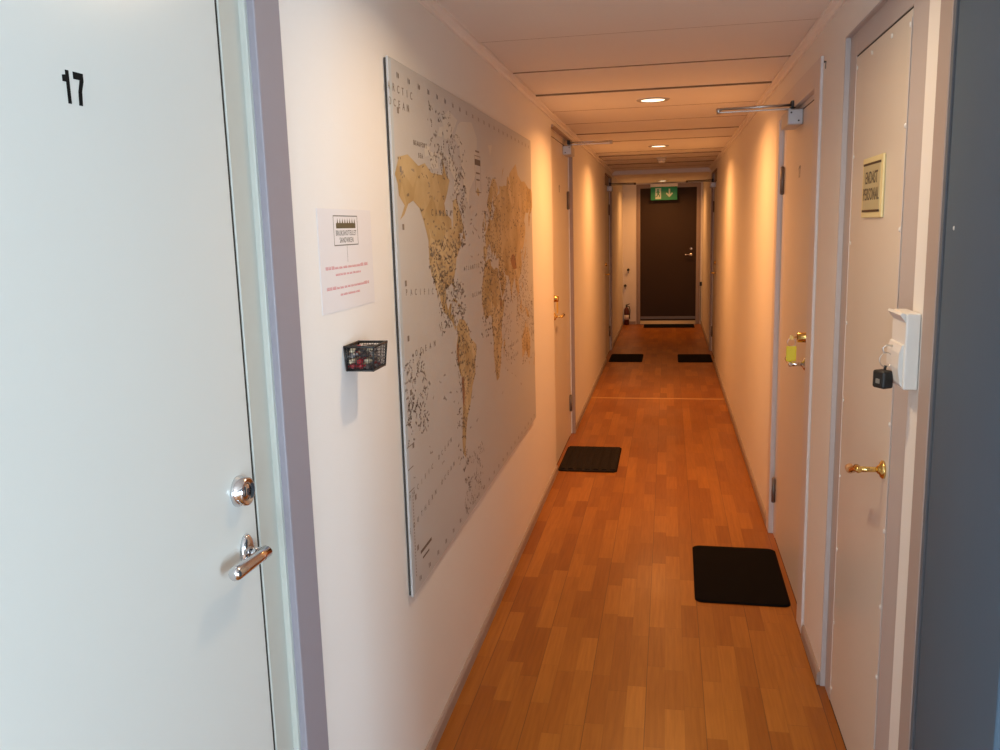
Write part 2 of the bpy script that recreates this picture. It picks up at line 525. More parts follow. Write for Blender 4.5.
# ------------------------------------------------------------------ doors
def lever(parent, x, z, y, direction, metal, L=0.115, neck=0.055, oval=True, tipmat=None, droop=0.0, r=0.0095, rose_r=0.026):
    """a lever handle: rose on the leaf face (y), neck towards -y, grip along x."""
    h = MB()
    if oval:
        n = 28
        prof = [(1.0, 0.0), (1.0, 0.005), (0.85, 0.009), (0.55, 0.011)]
        rings = [[h.bm.verts.new((x + math.cos(2 * math.pi * k / n) * 0.0205 * s, y - d, z + math.sin(2 * math.pi * k / n) * 0.033 * s)) for k in range(n)] for s, d in prof]
        for A, B in zip(rings, rings[1:]):
            for k in range(n):
                h.bm.faces.new((A[k], A[(k + 1) % n], B[(k + 1) % n], B[k])).smooth = True
        h.bm.faces.new(rings[-1]); h.bm.faces.new(rings[0])
    else:
        h.lathe((x, y, z), (0, -1, 0), [(rose_r, 0), (rose_r, 0.005), (rose_r * .8, 0.009), (r * 1.4, 0.012), (r * 1.2, 0.016)])
    rose = h.build('handle_rose', metal, parent)
    g = MB()
    e = direction
    yy = y - neck
    pts = [(x, y - 0.008, z), (x, y - neck * .55, z), (x, yy + 0.004, z), (x + e * 0.006, yy, z), (x + e * 0.02, yy, z)]
    rad = [r * .85, r * .85, r * .95, r, r * 1.02]
    g.tube(pts, rad, 16)
    g.tube([(x - e * 0.010, yy, z + .001), (x - e * 0.006, yy, z), (x + e * L * .3, yy, z - droop * .2), (x + e * L * .7, yy, z - droop * .7), (x + e * L * .95, yy, z - droop), (x + e * L, yy, z - droop), (x + e * (L + .004), yy, z - droop)],
           [r * .6, r * 1.05, r * 1.0, r * 1.1, r * 1.12, r * .95, r * .5], 16)
    lv = g.build('handle_lever', metal, parent)
    if tipmat:
        t = MB(); t.lathe((x + e * (L + .002), yy, z - droop), (e, 0, 0), [(r * 1.15, -0.002), (r * 1.5, 0.004), (r * 1.45, 0.018), (r * .9, 0.026), (r * .2, 0.028)])
        t.build('lever_tip', tipmat, lv)
    return lv

def cylinder_lock(parent, x, z, y, metal, r=0.0235, d=0.018):
    l = MB()
    l.lathe((x, y, z), (0, -1, 0), [(r * 1.05, 0), (r * 1.05, 0.003), (r, 0.006), (r * .93, d), (r * .80, d + 0.001), (r * .74, d - 0.004), (r * .52, d - 0.004), (r * .50, d - .001), (r * .1, d - .001)])
    o = l.build('lock_cylinder', metal, parent)
    k = MB(); k.box((x - .0014, y - d - .0006, z - .006), (x + .0014, y - d + .002, z + .006))
    k.build('keyhole', M['black'], o)
    return o

def hinge(parent, x, z, y, metal, r=0.008, h=0.10):
    q = MB(); q.cyl((x, y, z - h / 2), (x, y, z + h / 2), r, n=14)
    q.cyl((x, y, z - .001), (x, y, z + .001), r * 1.15, n=14)
    q.lathe((x, y, z + h / 2), (0, 0, 1), [(r, 0), (r * .9, .005), (r * .3, .008)], 14)
    q.lathe((x, y, z - h / 2), (0, 0, -1), [(r, 0), (r * .9, .005), (r * .3, .008)], 14)
    q.build('hinge', metal, parent)

def door(name, wall, d, jl, jr, jh, cl, cr, ch, leaf_mat, frame_mat, casing_mat, label, recess=0.015, proud=0.010, leaf_bev=0.002, floor_gap=0.006, bead=False, gap=0.006):
    """a door set in a side or end wall.  l / r as seen from the corridor."""
    w = d['b'] - d['a']; c = (d['a'] + d['b']) / 2
    if wall == 'L': root = empty(name, (XL, c, 0), LEFT)
    elif wall == 'R': root = empty(name, (XR, c, 0), RIGHT)
    else: root = empty(name, (c, YEND, 0), BACK)
    tag(root, label, 'door', kind='structure')
    H = d['h']; g = gap; xl, xr = -w / 2, w / 2
    lf = MB(); lf.box((xl + g, recess, floor_gap), (xr - g, recess + 0.042, H - g), leaf_bev)
    leaf = lf.build('door_leaf', leaf_mat, root)
    fr = MB()
    t = 0.135
    if jl > 0: fr.box((xl - jl, recess, 0), (xl, t, H + jh), 0.0015, 1)
    if jr > 0: fr.box((xr, recess, 0), (xr + jr, t, H + jh), 0.0015, 1)
    fr.box((xl, recess, H), (xr, t, H + jh), 0.0015, 1)
    if bead: fr.box((xr + jr - .013, 0.004, 0), (xr + jr, recess + .01, H + jh), 0.0015, 1)
    fr.mi = 1
    # stops behind the leaf that close the gap
    fr.box((xl, recess + .003, 0), (xl + g - .0005, recess + .05, H)); fr.box((xr - g + .0005, recess + .003, 0), (xr, recess + .05, H)); fr.box((xl + g, recess + .003, H - g + .0005), (xr - g, recess + .05, H))
    fr.box((xl, recess + 0.046, 0), (xl + 0.018, t, H)); fr.box((xr - 0.018, recess + 0.046, 0), (xr, t, H)); fr.box((xl, recess + 0.046, H - 0.018), (xr, t, H))
    fr.box((xl + 0.018, recess + 0.10, 0), (xr - 0.018, t, H - 0.018))
    fr.box((xl, recess, -0.001), (xr, t, 0.004))
    fr.build('door_frame', [frame_mat, M['gap']], root)
    if cl > 0 or cr > 0 or ch > 0:
        cs = MB()
        hh = H + jh
        if cl > 0: cs.box((xl - jl - cl, -proud, 0), (xl - jl + .003, 0.012, hh + ch), 0.0025)
        if cr > 0: cs.box((xr + jr - .003, -proud, 0), (xr + jr + cr, 0.012, hh + ch), 0.0025)
        if ch > 0: cs.box((xl - jl + .003, -proud, hh - .003), (xr + jr - .003, 0.012, hh + ch), 0.0025)
        cs.build('door_casing', casing_mat, root)
    return root, xl, xr, recess

# --- white door 17 (left, nearest)
R17, xl, xr, rc = door('door_1', 'L', D17, .085, .085, .06, .10, .103, .09, M['door_white'], M['frame_green'], M['mauve'],
                       'white door with black number and chrome lever, nearest on the left wall', bead=True, gap=0.010)
# gap edge line
lever(R17, xr - 0.056, 1.075, rc, -1, M['chrome'], L=0.112, neck=0.037, r=0.0112, droop=-.004)
cylinder_lock(R17, xr - 0.066, 1.192, rc, M['chrome'], r=0.0265, d=.02)
nm = MB()
zt, zb = 1.852, 1.806        # digits 17, drawn as painted shapes
x7 = 1.008 - 0.997
def digits(b, x, z, H, y):
    b.prism([(x - .0245 * H / .05, z + H * .33), (x - .0165 * H / .05, z + H * .36), (x - .0165 * H / .05, z + H * .5), (x - .009 * H / .05, z + H * .5), (x - .009 * H / .05, z - H * .5), (x - .0165 * H / .05, z - H * .5), (x - .0165 * H / .05, z + H * .14), (x - .0245 * H / .05, z + H * .14)], 'y', y - .0006, y)
    k = H / .05
    b.prism([(x + .001 * k, z + H * .5), (x + .0245 * k, z + H * .5), (x + .0245 * k, z + H * .26), (x + .0185 * k, z - H * .05), (x + .017 * k, z - H * .5), (x + .0085 * k, z - H * .5), (x + .010 * k, z - H * .08), (x + .0155 * k, z + H * .28), (x + .001 * k, z + H * .28)], 'y', y - .0006, y)
digits(nm, 1.010 - (D17['a'] + D17['b']) / 2, 1.831, 0.041, rc)
nm.build('door_number', M['number_black'], R17)
for z in (0.3, 1.75): hinge(R17, xl - .002, z, rc - .004, M['steel'])

# --- left door beyond the map
RL2, xl, xr, rc = door('door_2', 'L', DL2, .09, .11, .04, 0, .016, .012, M['door_cream'], M['door_cream'], M['mauve_brown'],
                       'cream door beside the far edge of the world map', recess=0.02, proud=0.014)
cylinder_lock(RL2, xl + 0.075, 1.16, rc, M['brass'], r=0.022, d=0.03)
lever(RL2, xl + 0.07, 1.04, rc, 1, M['brass'], L=0.12, neck=0.05, oval=False)
for z in (0.27, 1.83): hinge(RL2, xr + .006, z, rc - .010, M['dull_steel'], r=0.010, h=0.12)
t = MB(); digits(t, 0.0, 1.90, 0.05, rc); t.build('door_number', M['grey_ink'], RL2)
t = MB(); t.box((xl + .20, rc - .0015, 1.045), (xl + .28, rc, 1.125), .0005); t.build('yellow_sticker', M['ochre_tag'], RL2)

# --- far left door
RL3, xl, xr, rc = door('door_3', 'L', DL3, .08, .13, .1, 0, .016, .012, M['door_cream'], M['mauve_brown'], M['mauve_brown'],
                       'narrow looking cream door far along the left wall', recess=0.02, proud=0.014)
lever(RL3, xl + 0.07, 1.05, rc, 1, M['brass'], L=0.12, neck=0.05, oval=False)
cylinder_lock(RL3, xl + 0.07, 1.17, rc, M['brass'], r=0.022, d=0.03)
for z in (0.27, 1.83): hinge(RL3, xr + .006, z, rc - .010, M['dull_steel'], r=0.010, h=0.12)

# --- staff door (right, nearest the camera)
RR1, xl, xr, rc = door('door_4', 'R', DR1, .10, .187, .075, 0, 0, 0, M['door_steel'], M['lilac_dark'], M['lilac'],
                       'cream sheet-clad staff door with white screw heads and brass lever')
lever(RR1, xr - 0.056, 0.990, rc, -1, M['brass'], L=0.085, neck=0.063, droop=.026, oval=False, tipmat=M['wood_tip'], r=0.0085, rose_r=0.024)
def screw(parent, x, z, y):
    s = MB(); s.lathe((x, y, z), (0, -1, 0), [(.0068, 0), (.0066, .0014), (.0045, .003), (.0005, .0036)], 12)
    s.build('screw', M['plastic_white'], parent)
for z in (2.085, 1.825, 1.565, 1.315, 1.065, .812, .56, .30, .06): screw(RR1, xl + 0.022, z, rc)
for z in (2.085, 1.855, 1.61, 1.38, 1.12, .835, .625, .425, .20): screw(RR1, xr - 0.018, z, rc)
for x in (-.10, .12): screw(RR1, x, 2.095, rc)
k = MB(); k.box((xl - .0995, .0, 0), (xl - .094, rc + .002, 2.199)); k.box((xl - .094, .0, 2.194), (xr + .186, rc + .002, 2.199)); k.build('frame_edge', M['lilac_dark'], RR1)
k = MB(); k.box((xl + .004, rc - .0012, .03), (xl + .010, rc, 2.10)); k.box((xr - .010, rc - .0012, .03), (xr - .004, rc, 2.10)); k.build('edge_bead', M['lilac'], RR1)

# --- right door with the yellow key tag
RR2, xl, xr, rc = door('door_5', 'R', DR2, .08, .08, .02, .095, .115, .09, M['door_cream'], M['lilac'], M['lilac'],
                       'cream door with a key tag hanging in its brass lock, behind the nearest right mat')
cylinder_lock(RR2, xr - 0.075, 1.165, rc, M['brass'], r=0.021, d=0.034)
lever(RR2, xr - 0.07, 1.055, rc, -1, M['chrome'], L=0.10, neck=0.06, oval=False, droop=-0.008)
for z in (0.26, 1.83): hinge(RR2, xl - .006, z, rc - .012, M['dull_steel'], r=0.010, h=0.12)
t = MB(); digits(t, 0.03, 1.845, 0.05, rc); t.build('door_number', M['grey_ink'], RR2)

# --- far right door
RR3, xl, xr, rc = door('door_6', 'R', DR3, .12, .08, .1, .016, 0, .012, M['door_cream'], M['mauve_brown'], M['mauve_brown'],
                       'narrow looking cream door far along the right wall', recess=0.02, proud=0.014)
lever(RR3, xr - 0.07, 1.05, rc, -1, M['brass'], L=0.12, neck=0.05, oval=False)
cylinder_lock(RR3, xr - 0.07, 1.17, rc, M['brass'], r=0.022, d=0.03)
for z in (0.27, 1.83): hinge(RR3, xl - .006, z, rc - .010, M['dull_steel'], r=0.010, h=0.12)

# --- dark brown end door
DE = dict(a=-0.447, b=0.447, h=2.205)
wend = bpy.data.objects['wall_end']
bm = MB()
bm.box((XL - .14, YEND, 0), (DE['a'] - .05, YEND + .12, ZC + .1)); bm.box((DE['b'] + .05, YEND, 0), (XR + .14, YEND + .12, ZC + .1)); bm.box((DE['a'] - .05, YEND, DE['h'] + .05), (DE['b'] + .05, YEND + .12, ZC + .1))
old = wend.data; new = bpy.data.meshes.new('wall_end'); bmesh.ops.recalc_face_normals(bm.bm, faces=bm.bm.faces[:]); bm.bm.to_mesh(new); bm.bm.free(); new.materials.append(M['wall']); wend.data = new; bpy.data.meshes.remove(old)
RE, xl, xr, rc = door('door_7', 'B', DE, .05, .05, .05, 0.012, 0.012, 0.012, M['door_brown'], M['mauve_brown'], M['mauve_brown'],
                      'dark brown door with chrome lever at the far end of the corridor', recess=0.012, proud=0.012)
lever(RE, xr - 0.085, 1.13, rc, -1, M['chrome'], L=0.09, neck=0.05, oval=False)
cylinder_lock(RE, xr - 0.080, 1.225, rc, M['chrome'], r=0.022, d=0.016)
k = MB(); k.box((xl + .004, rc - .004, .085), (xr - .004, rc, .130), .001); k.build('kick_strip', M['dull_steel'], RE)
k = MB(); k.prism([(rc + .02, 0), (rc + .02, .06), (-.01, .06), (-.05, .01), (-.05, 0)], 'x', xl, xr); k.build('threshold', M['dull_steel'], RE)

# --- slate blue door standing ajar, nearest on the right
RS = empty('door_8', (XR - .004, 1.842, 0), RIGHT); tag(RS, 'slate blue door leaf standing ajar at the right edge of the view', 'door', kind='structure')
lf = empty('door_leaf_swing', (0, 0, 0), 0, RS)
bpy.data.objects.remove(lf)
lm = MB(); lm.box((0.0, 0.0, 0.008), (0.80, 0.042, 2.09), 0.004, 3)
leaf = lm.build('door_leaf', M['door_slate'], RS)
leaf.rotation_euler = (0, 0, math.radians(-10))
k = MB(); k.lathe((0.128, 0, 1.617), (0, -1, 0), [(.0042, 0), (.004, .0012), (.0025, .002), (.0004, .0023)], 12)
k.build('screw', M['plastic_white'], leaf)
k = MB(); k.box((-.10, -.006, 0), (-.018, .014, 2.20), .003); k.box((-.10, -.006, 2.12), (.95, .014, 2.20), .003); k.box((.85, -.006, 0), (.95, .014, 2.12), .003)
k.build('door_casing', M['casing_brown'], RS)
k = MB(); k.box((-.021, -.004, 0), (-.004, .136, 2.118), .002); k.build('door_frame', mat('slate_frame_paint', (0.13, 0.14, 0.16), 0.6, spec=.2), RS)

# ------------------------------------------------------------------ the world map
MY0, MY1, MZ0, MZ1, MT = 2.222, 4.590, 0.592, 2.090, 0.013
mc = (MY0 + MY1) / 2
def LL(lon, lat):
    """map position (local x, z) of a longitude and latitude."""
    ph = math.radians(max(-80, min(84, lat)))
    return (max(-1.19, min(1.188, 2.150 + (lon + 180) * 0.00688 - mc)), 1.245 + 0.400 * 1.25 * math.log(math.tan(math.pi / 4 + .4 * ph)))
NA = [(-168,66),(-162,70),(-150,71),(-135,69),(-125,70),(-115,68),(-105,68),(-95,68),(-94,72),(-88,68),(-82,67),(-88,63),(-94,60),(-92,57),(-82,55),(-80,51),(-78,55),(-77,61),(-70,62),(-65,59),(-61,56),(-56,52),(-60,50),(-66,50),(-64,47),(-60,46),(-67,44),(-70,42),(-74,40),(-76,36),(-81,31),(-80,26),(-82,28),(-85,30),(-90,29),(-97,28),(-97,22),(-94,18),(-90,21),(-87,21),(-89,16),(-83,15),(-83,10),(-78,9),(-82,7.5),(-87,12),(-94,15.5),(-102,18),(-106,22),(-113,31),(-110,23.5),(-113,27),(-117,33),(-121,35),(-124,40),(-124,48),(-130,54),(-136,58),(-145,60),(-152,59),(-158,56),(-164,54.5),(-157,58.5),(-164,61),(-165,64)]
SA = [(-78,9),(-72,12),(-62,10.5),(-52,5),(-50,0),(-44,-2.5),(-35,-6),(-35,-9),(-39,-14),(-40,-21),(-48,-26),(-54,-34),(-58,-36),(-62,-39),(-65,-43),(-67,-47),(-69,-51),(-68,-55),(-74,-52),(-75,-46),(-73,-38),(-71,-30),(-70,-19),(-76,-14),(-81,-5),(-80,0),(-77,4)]
AF = [(-6,35.5),(3,37),(10,37),(11,33.5),(20,31),(25,32),(32,31),(34,27.5),(37,21),(40,15),(43,11.5),(51,12),(48,5),(41,-2),(39,-7),(40.5,-15),(35,-20),(35,-25),(32,-29),(27,-34),(19,-34.5),(15,-27),(12,-17),(13,-10),(9,-2),(9.5,4),(4,6.3),(-4,5),(-9,5),(-13,8.5),(-17,14.5),(-17,21),(-13,28),(-9.5,31)]
EU = [(-9,37),(-9,43.5),(-2,43.5),(-4,48.5),(2,51),(8,54),(8.5,57),(12,55),(20,55),(24,58),(29,60),(22,61),(24,65.5),(18,61),(16,57),(12,56),(10,59),(5,60),(6,62.5),(14,67),(22,70.5),(30,70.5),(41,67),(34,64.5),(44,66),(44,68.5),(54,68.5),(60,69),(68,69),(72,72.5),(76,72),(82,74),(95,76),(105,77.5),(113,74),(128,72),(140,72.5),(160,70),(172,70),(180,68.5),(179,64),(178,62),(170,60),(163,58),(162,55),(157,51),(156,57),(163,61.5),(155,59),(143,59),(136,55),(141,52),(140,48),(134,43),(128,39.5),(129,35.5),(126,35),(125,39.5),(119,39),(122,37),(120,34),(122,30),(119,25.5),(111,21.5),(106,20),(109,13),(105,9),(100,13.5),(103,2),(100,6),(98,13),(94,17),(91,22.5),(87,21),(80,15),(78,8.5),(73,18),(72,21),(67,25),(57,26),(50,30),(52,25),(56,25.5),(60,22.5),(53,17),(44,13),(39,21),(35,28),(34,32),(36,36.5),(28,36.5),(27,40),(23,38),(20,40),(13,45.5),(18,41),(16,38.5),(9,44.5),(3,43),(0,39.5),(-5,36)]
AU = [(114,-22),(122,-18),(129,-15),(132,-11.5),(136,-12),(136,-16),(141,-17),(142.5,-11),(146,-19),(153,-26),(150,-37),(146,-39),(140,-37.5),(136,-34),(130,-31.5),(124,-33.5),(115,-34.5)]
SMALL = [[(-5.5,50),(1,51),(0,53),(-2,57.5),(-5,58),(-3,54)],[(-10,52),(-6,52),(-6,55),(-9,54)],[(-24,65),(-18,63.5),(-14,65),(-20,66.5)],[(44,-25),(50,-16),(49,-13),(44,-17)],[(131,31),(136,34),(141,36),(141,41),(137,37),(131,34)],[(141,42),(145,44),(142,45)],[(109,1),(114,-4),(117,1),(117,6),(110,2)],[(95,5),(104,-3),(105,-6),(101,-2)],[(106,-6.5),(114,-8.5),(106,-7.5)],[(120,-5),(121,0),(125,1.5),(121,1),(123,-4)],[(131,-1),(138,-2),(147,-6),(150,-10.5),(141,-9),(135,-4)],[(120,14),(122,18),(124,13)],[(123,7),(126,9),(125,6)],[(173,-41),(175,-37),(178,-38),(175,-41.5)],[(167,-46),(172,-41),(174,-42),(170,-46.5)],[(-85,22),(-75,20),(-80,23)],[(-74,18),(-69,18.5),(-73,20)],[(144,-41),(148,-41),(147,-43.5)],[(-59,48),(-53,47),(-56,51)],[(80,9),(82,7),(80.3,6)],[(52,71),(60,75),(68,77),(56,74)]]
ICE = [[(-55,82),(-30,83),(-18,80),(-20,74),(-24,70),(-40,65),(-43,60),(-50,62),(-54,68),(-60,76),(-70,78),(-62,81)],[(-90,77),(-80,77),(-62,82),(-80,83),(-92,81)],[(-88,73.5),(-78,73),(-68,70),(-62,66.5),(-66,62.5),(-74,65),(-73,68),(-82,70)],[(-117,73),(-105,73),(-102,69.5),(-115,69)],[(-125,74),(-116,74),(-118,72),(-124,71.5)],[(-100,74),(-94,73.5),(-96,71.5),(-101,72.5)],[(-98,79),(-90,79.5),(-94,77),(-102,77)],[(12,79.5),(24,80),(18,77)]]
root = empty('world_map', (XL + .0015, mc, 0), LEFT)
tag(root, 'huge canvas world map with ochre continents hanging on the left wall', 'map')
cv = MB(); hw = (MY1 - MY0) / 2
cv.box((-hw, -MT, MZ0), (hw, -0.006, MZ1), 0.002, 2)
cv.mi = 1
yf = -MT - 0.0003
cv.flat([(-hw + .004, MZ0 + .004), (-hw + .022, MZ0 + .004), (-hw + .022, MZ1 - .004), (-hw + .004, MZ1 - .004)], yf)
cv.mi = 2
cv.box((-hw + .004, -.0065, MZ0 + .004), (hw - .004, -0.0, MZ1 - .004))
cv.mi = 3
for poly in [NA, SA, AF, EU, AU] + SMALL:
    cv.flat([LL(*q) for q in poly], yf - .0002)
cv.mi = 4
for poly in ICE: cv.flat([LL(*q) for q in poly], yf - .0003)
# mountains / shaded relief patches printed darker
cv.mi = 7
for poly in [[(76,34),(82,37),(90,37),(97,34),(100,28),(94,28),(86,28),(80,31)], [(-72,-18),(-67,-18),(-66,-26),(-69,-33),(-71,-30)], [(-79,0),(-76,0),(-76,-12),(-79,-8)], [(38,14),(42,10),(39,6),(36,9)]]:
    cv.flat([LL(*q) for q in poly], yf - .0003)
def inside(poly, x, y):
    c = False; j = len(poly) - 1
    for i in range(len(poly)):
        if (poly[i][1] > y) != (poly[j][1] > y) and x < (poly[j][0] - poly[i][0]) * (y - poly[i][1]) / (poly[j][1] - poly[i][1]) + poly[i][0]: c = not c
        j = i
    return c
rng = random.Random(11)
def dash(lon, lat, L, H, ang, ink):
    x, z = LL(lon, lat)
    if abs(x) > hw - .02 or not MZ0 + .02 < z < MZ1 - .015: return
    ca, sa = math.cos(ang), math.sin(ang)
    cv.mi = ink
    nW = max(2, int(L / (H * 0.9)))
    # a place name: a run of little letter strokes
    for k in range(nW):
        if rng.random() < .12: continue
        o = (k / nW - .5) * L
        hh = H * rng.choice((.6, .75, 1.0)); ww = L / nW * .62
        q = [(o, -H / 2), (o + ww, -H / 2), (o + ww, -H / 2 + hh), (o, -H / 2 + hh)]
        cv.flat([(x + a * ca - b * sa, z + a * sa + b * ca) for a, b in q], yf - .0005)
def scatter(n, lo0, lo1, la0, la1, L=(.012, .034), H=(.005, .0092), land=None, ang=.35, soft=.25):
    n = int(n * 1.35)
    k = 0; tries = 0
    while k < n and tries < n * 40:
        tries += 1
        lo, la = rng.uniform(lo0, lo1), rng.uniform(la0, la1)
        if land is True and not any(inside(p, lo, la) for p in (NA, SA, AF, EU, AU)): continue
        if land is False and any(inside(p, lo, la) for p in (NA, SA, AF, EU, AU)): continue
        dash(lo, la, rng.uniform(*L), rng.uniform(*H), rng.gauss(0, ang), 6 if rng.random() < soft else 5); k += 1
scatter(70, -165, -55, 25, 70, land=True)
scatter(150, -125, -65, 26, 48, land=True, soft=.55)
scatter(75, -118, -70, 68, 82.5, ang=.8, soft=.5)
scatter(60, -70, -50, 45, 70, ang=.6)
scatter(45, -82, -45, 57, 80, ang=.7, soft=.4)
scatter(120, -110, -58, 8, 30, ang=.7, soft=.4)
scatter(130, -82, -35, -54, 10, land=True, ang=.5)
scatter(50, -84, -66, -55, 5, ang=.5)
scatter(200, -12, 45, 36, 60, L=(.008, .02), soft=.4)
scatter(70, 5, 35, 56, 71, L=(.008, .022))
scatter(230, -18, 50, -34, 36, land=True, soft=.45)
scatter(60, -20, 14, -5, 38, ang=.5)
scatter(120, 35, 100, 8, 42)
scatter(120, 40, 178, 45, 76, land=True, soft=.7)
scatter(170, 94, 150, -11, 40, L=(.008, .022))
scatter(60, 112, 154, -39, -10, ang=.6)
scatter(120, -177, -135, -28, 6, ang=.8, L=(.014, .03))
scatter(60, 150, 178, -25, 12, ang=.7)
scatter(70, -75, -25, -74, -56, ang=.9)
scatter(40, -170, 170, -50, 10, land=False, soft=.9)
scatter(40, 45, 75, -35, 10, land=False, soft=.6)
scatter(12, -60, -20, 20, 60, soft=.9)
# sea and country names
def spaced(txt, lon, lat, H, step, ink=6, dz=0.0):
    cv.mi = ink
    x, z = LL(lon, lat)
    for i, ch in enumerate(txt):
        if ch != ' ': cv.text(ch, x + i * step, z + i * dz, yf - .0006, H, .0002)
spaced('ARCTIC', -172, 81.7, .020, .040); spaced('OCEAN', -170, 79.3, .020, .040)
spaced('PACIFIC', -160, 30, .018, .045, dz=-.003); spaced('OCEAN', -150, 5, .018, .05)
spaced('CANADA', -116, 56, .020, .045, 5)
spaced('ATLANTIC', -58, 34, .016, .034); spaced('OCEAN', -40, 20, .016, .034)
spaced('INDIAN', 68, -22, .016, .04); spaced('OCEAN', 72, -30, .016, .04)
spaced('SOUTHERN OCEAN', -170, -58, .016, .040, dz=.004); spaced('PACIFIC OCEAN', -168, -48, .016, .04, dz=.004)
spaced('BEAUFORT', -140, 73.4, .014, .018, 5); spaced('SEA', -134, 70.9, .014, .018, 5)
# legend, cartouche lines
x, z = LL(-18, 72.2)
cv.mi = 5
cv.flat([(x - .05, z + .012), (x + .05, z + .012), (x + .05, z + .034), (x - .05, z + .034)], yf - .0006)
cv.mi = 6
for a, b_, c, d_ in [(-.05, -.09, .05, -.087), (-.05, .045, .05, .048), (-.05, -.09, -.047, .048), (.047, -.09, .05, .048), (-.035, -.02, .035, -.014), (-.03, -.045, .03, -.039), (-.035, .06, .035, .067)]:
    cv.flat([(x + a, z + b_), (x + c, z + b_), (x + c, z + d_), (x + a, z + d_)], yf - .0006)
x, z = LL(-148, -67)
cv.mi = 5
cv.flat([(x - .06, z), (x + .06, z), (x + .06, z + .010), (x - .06, z + .010)], yf - .0006)
cv.flat([(x - .04, z - .022), (x + .03, z - .022), (x + .03, z - .016), (x - .04, z - .016)], yf - .0006)
# graticule figures along the margins and the scale down the left edge
for i in range(23):
    xx = -hw + .075 + i * (2 * hw - .15) / 22
    cv.mi = 5 if i < 6 else 6
    for zz in (MZ1 - .045, MZ0 + .022):
        cv.flat([(xx - .009, zz), (xx - .004, zz), (xx - .004, zz + .015), (xx - .009, zz + .015)], yf - .0006)
        cv.flat([(xx + .002, zz), (xx + .009, zz), (xx + .009, zz + .013), (xx + .002, zz + .013)], yf - .0006)
cv.mi = 6
for i in range(9):
    zz = MZ0 + .12 + i * .155
    cv.flat([(-hw + .055, zz), (-hw + .072, zz), (-hw + .072, zz + .016), (-hw + .055, zz + .016)], yf - .0006)
for zz in (1.10, 1.035, .97, .905): cv.flat([(-hw + .004, zz), (-hw + .055, zz), (-hw + .055, zz + .003), (-hw + .004, zz + .003)], yf - .0006)
for i in range(26):
    zz = MZ0 + .05 + i * .010
    cv.flat([(-hw + .034, zz), (-hw + .040, zz), (-hw + .040, zz + .006), (-hw + .034, zz + .006)], yf - .0006)
cv.build('map_canvas', [M['sea'], M['map_edge'], M['map_back'], M['land'], M['ice'], M['map_ink'], M['map_ink_soft'], M['map_red']], root, fix=False)

# ------------------------------------------------------------------ notice and basket
root = empty('paper_notice', (XL, 1.893, 1.58), LEFT)
tag(root, 'white paper notice with a hotel logo and red lines taped beside the map', 'notice')
W2, H2 = .168, .116
pp = MB()
pp.box((-W2, -.0014, -H2), (W2, -.0004, H2 - .004))
pp.build('paper_sheet', M['paper'], root)
W2, H2, pf = .168, .116, -.0016
lg = MB()
# logo plate outline, saw-tooth skyline, lettering
lx, lz = .0, .055
def frame_rect(b, x0, z0, x1, z1, t, y):
    for q in [(x0, z0, x1, z0 + t), (x0, z1 - t, x1, z1), (x0, z0 + t, x0 + t, z1 - t), (x1 - t, z0 + t, x1, z1 - t)]:
        b.flat([(q[0], q[1]), (q[2], q[1]), (q[2], q[3]), (q[0], q[3])], y)
frame_rect(lg, -.080, .030, .072, .098, .0024, pf)
lg.mi = 1
pts = [(-.064, .069), (.058, .069), (.058, .080)]
n = 8
for i in range(n):
    x1 = .058 - i * .122 / n; x0 = .058 - (i + 1) * .122 / n
    pts += [(x1 - .002, .081), (x1 - .0055, .092), (x1 - .0095, .081)]
pts += [(-.064, .080)]
lg.flat(pts, pf)
lg.mi = 0
lg.text('BRUKSHOTELLET', -.003, .053, pf, .0115, .0002, sx=.92, bold=.0002, space=1.12)
lg.text('SANDVIKEN', -.003, .037, pf, .0115, .0002, sx=.88, bold=.0002, space=1.12)
lg.flat([(-.004, -.008), (-.0025, -.008), (-.0025, .030), (-.004, .030)], pf)
lg.build('hotel_logo', [M['grey_ink'], M['olive_ink']], root)
rng = random.Random(3)
rd = MB()
for z, x0, x1, big in [(-.021, -.138, .128, 1), (-.036, -.082, .078, 0), (-.066, -.138, .132, 1), (-.082, -.060, .062, 0)]:
    if z == -.066:
        rd.build('red_lettering', M['red_ink'], root); rd = MB()
    x = x0
    while x < x1:
        w = rng.uniform(.010, .026)
        hh = (.0072 if (x - x0 < .05 or x1 - x < .05) else .0050) if big else .0046
        k = x
        while k < min(x + w, x1):
            rd.flat([(k, z), (k + .0022, z), (k + .0022, z + hh * rng.uniform(.7, 1.1)), (k, z + hh)], pf)
            rd.flat([(k + .0022, z), (k + .0036, z), (k + .0036, z + .0012), (k + .0022, z + .0012)], pf)
            k += .0042
        x += w + .005
rd.build('red_lettering', M['red_ink'], root)

bk = empty('wire_basket', (XL, 1.877, 1.322), LEFT); tag(bk, 'small black wire mesh basket fixed to the wall below the notice', 'basket')
BW, BD, BH, TP = .046, .074, .058, .005
def ring(b, z, w, d, off, r):
    c = [(-w, -off, z), (w, -off, z), (w, -d, z), (-w, -d, z)]
    for i in range(4): b.tube([c[i], c[(i + 1) % 4]], r, 8)
    for q in c: b.lathe((q[0], q[1], q[2] - r), (0, 0, 1), [(r * .7, 0), (r, r * .6), (r, r * 1.4), (r * .7, 2 * r)], 8)
rm = MB(); ring(rm, BH, BW, BD, .004, .0032); rm.build('basket_rim', M['wire'], bk)
fr = MB(); ring(fr, .003, BW - TP, BD - TP, .004 + TP * .3, .0026)
for sx in (-1, 1):
    for (y0, y1) in ((-.004, -.006), (-BD, -BD + TP)):
        fr.tube([(sx * BW, y0, BH), (sx * (BW - TP), y1, .003)], .0026, 8)
fr.build('basket_frame', M['wire'], bk)
mh = MB()
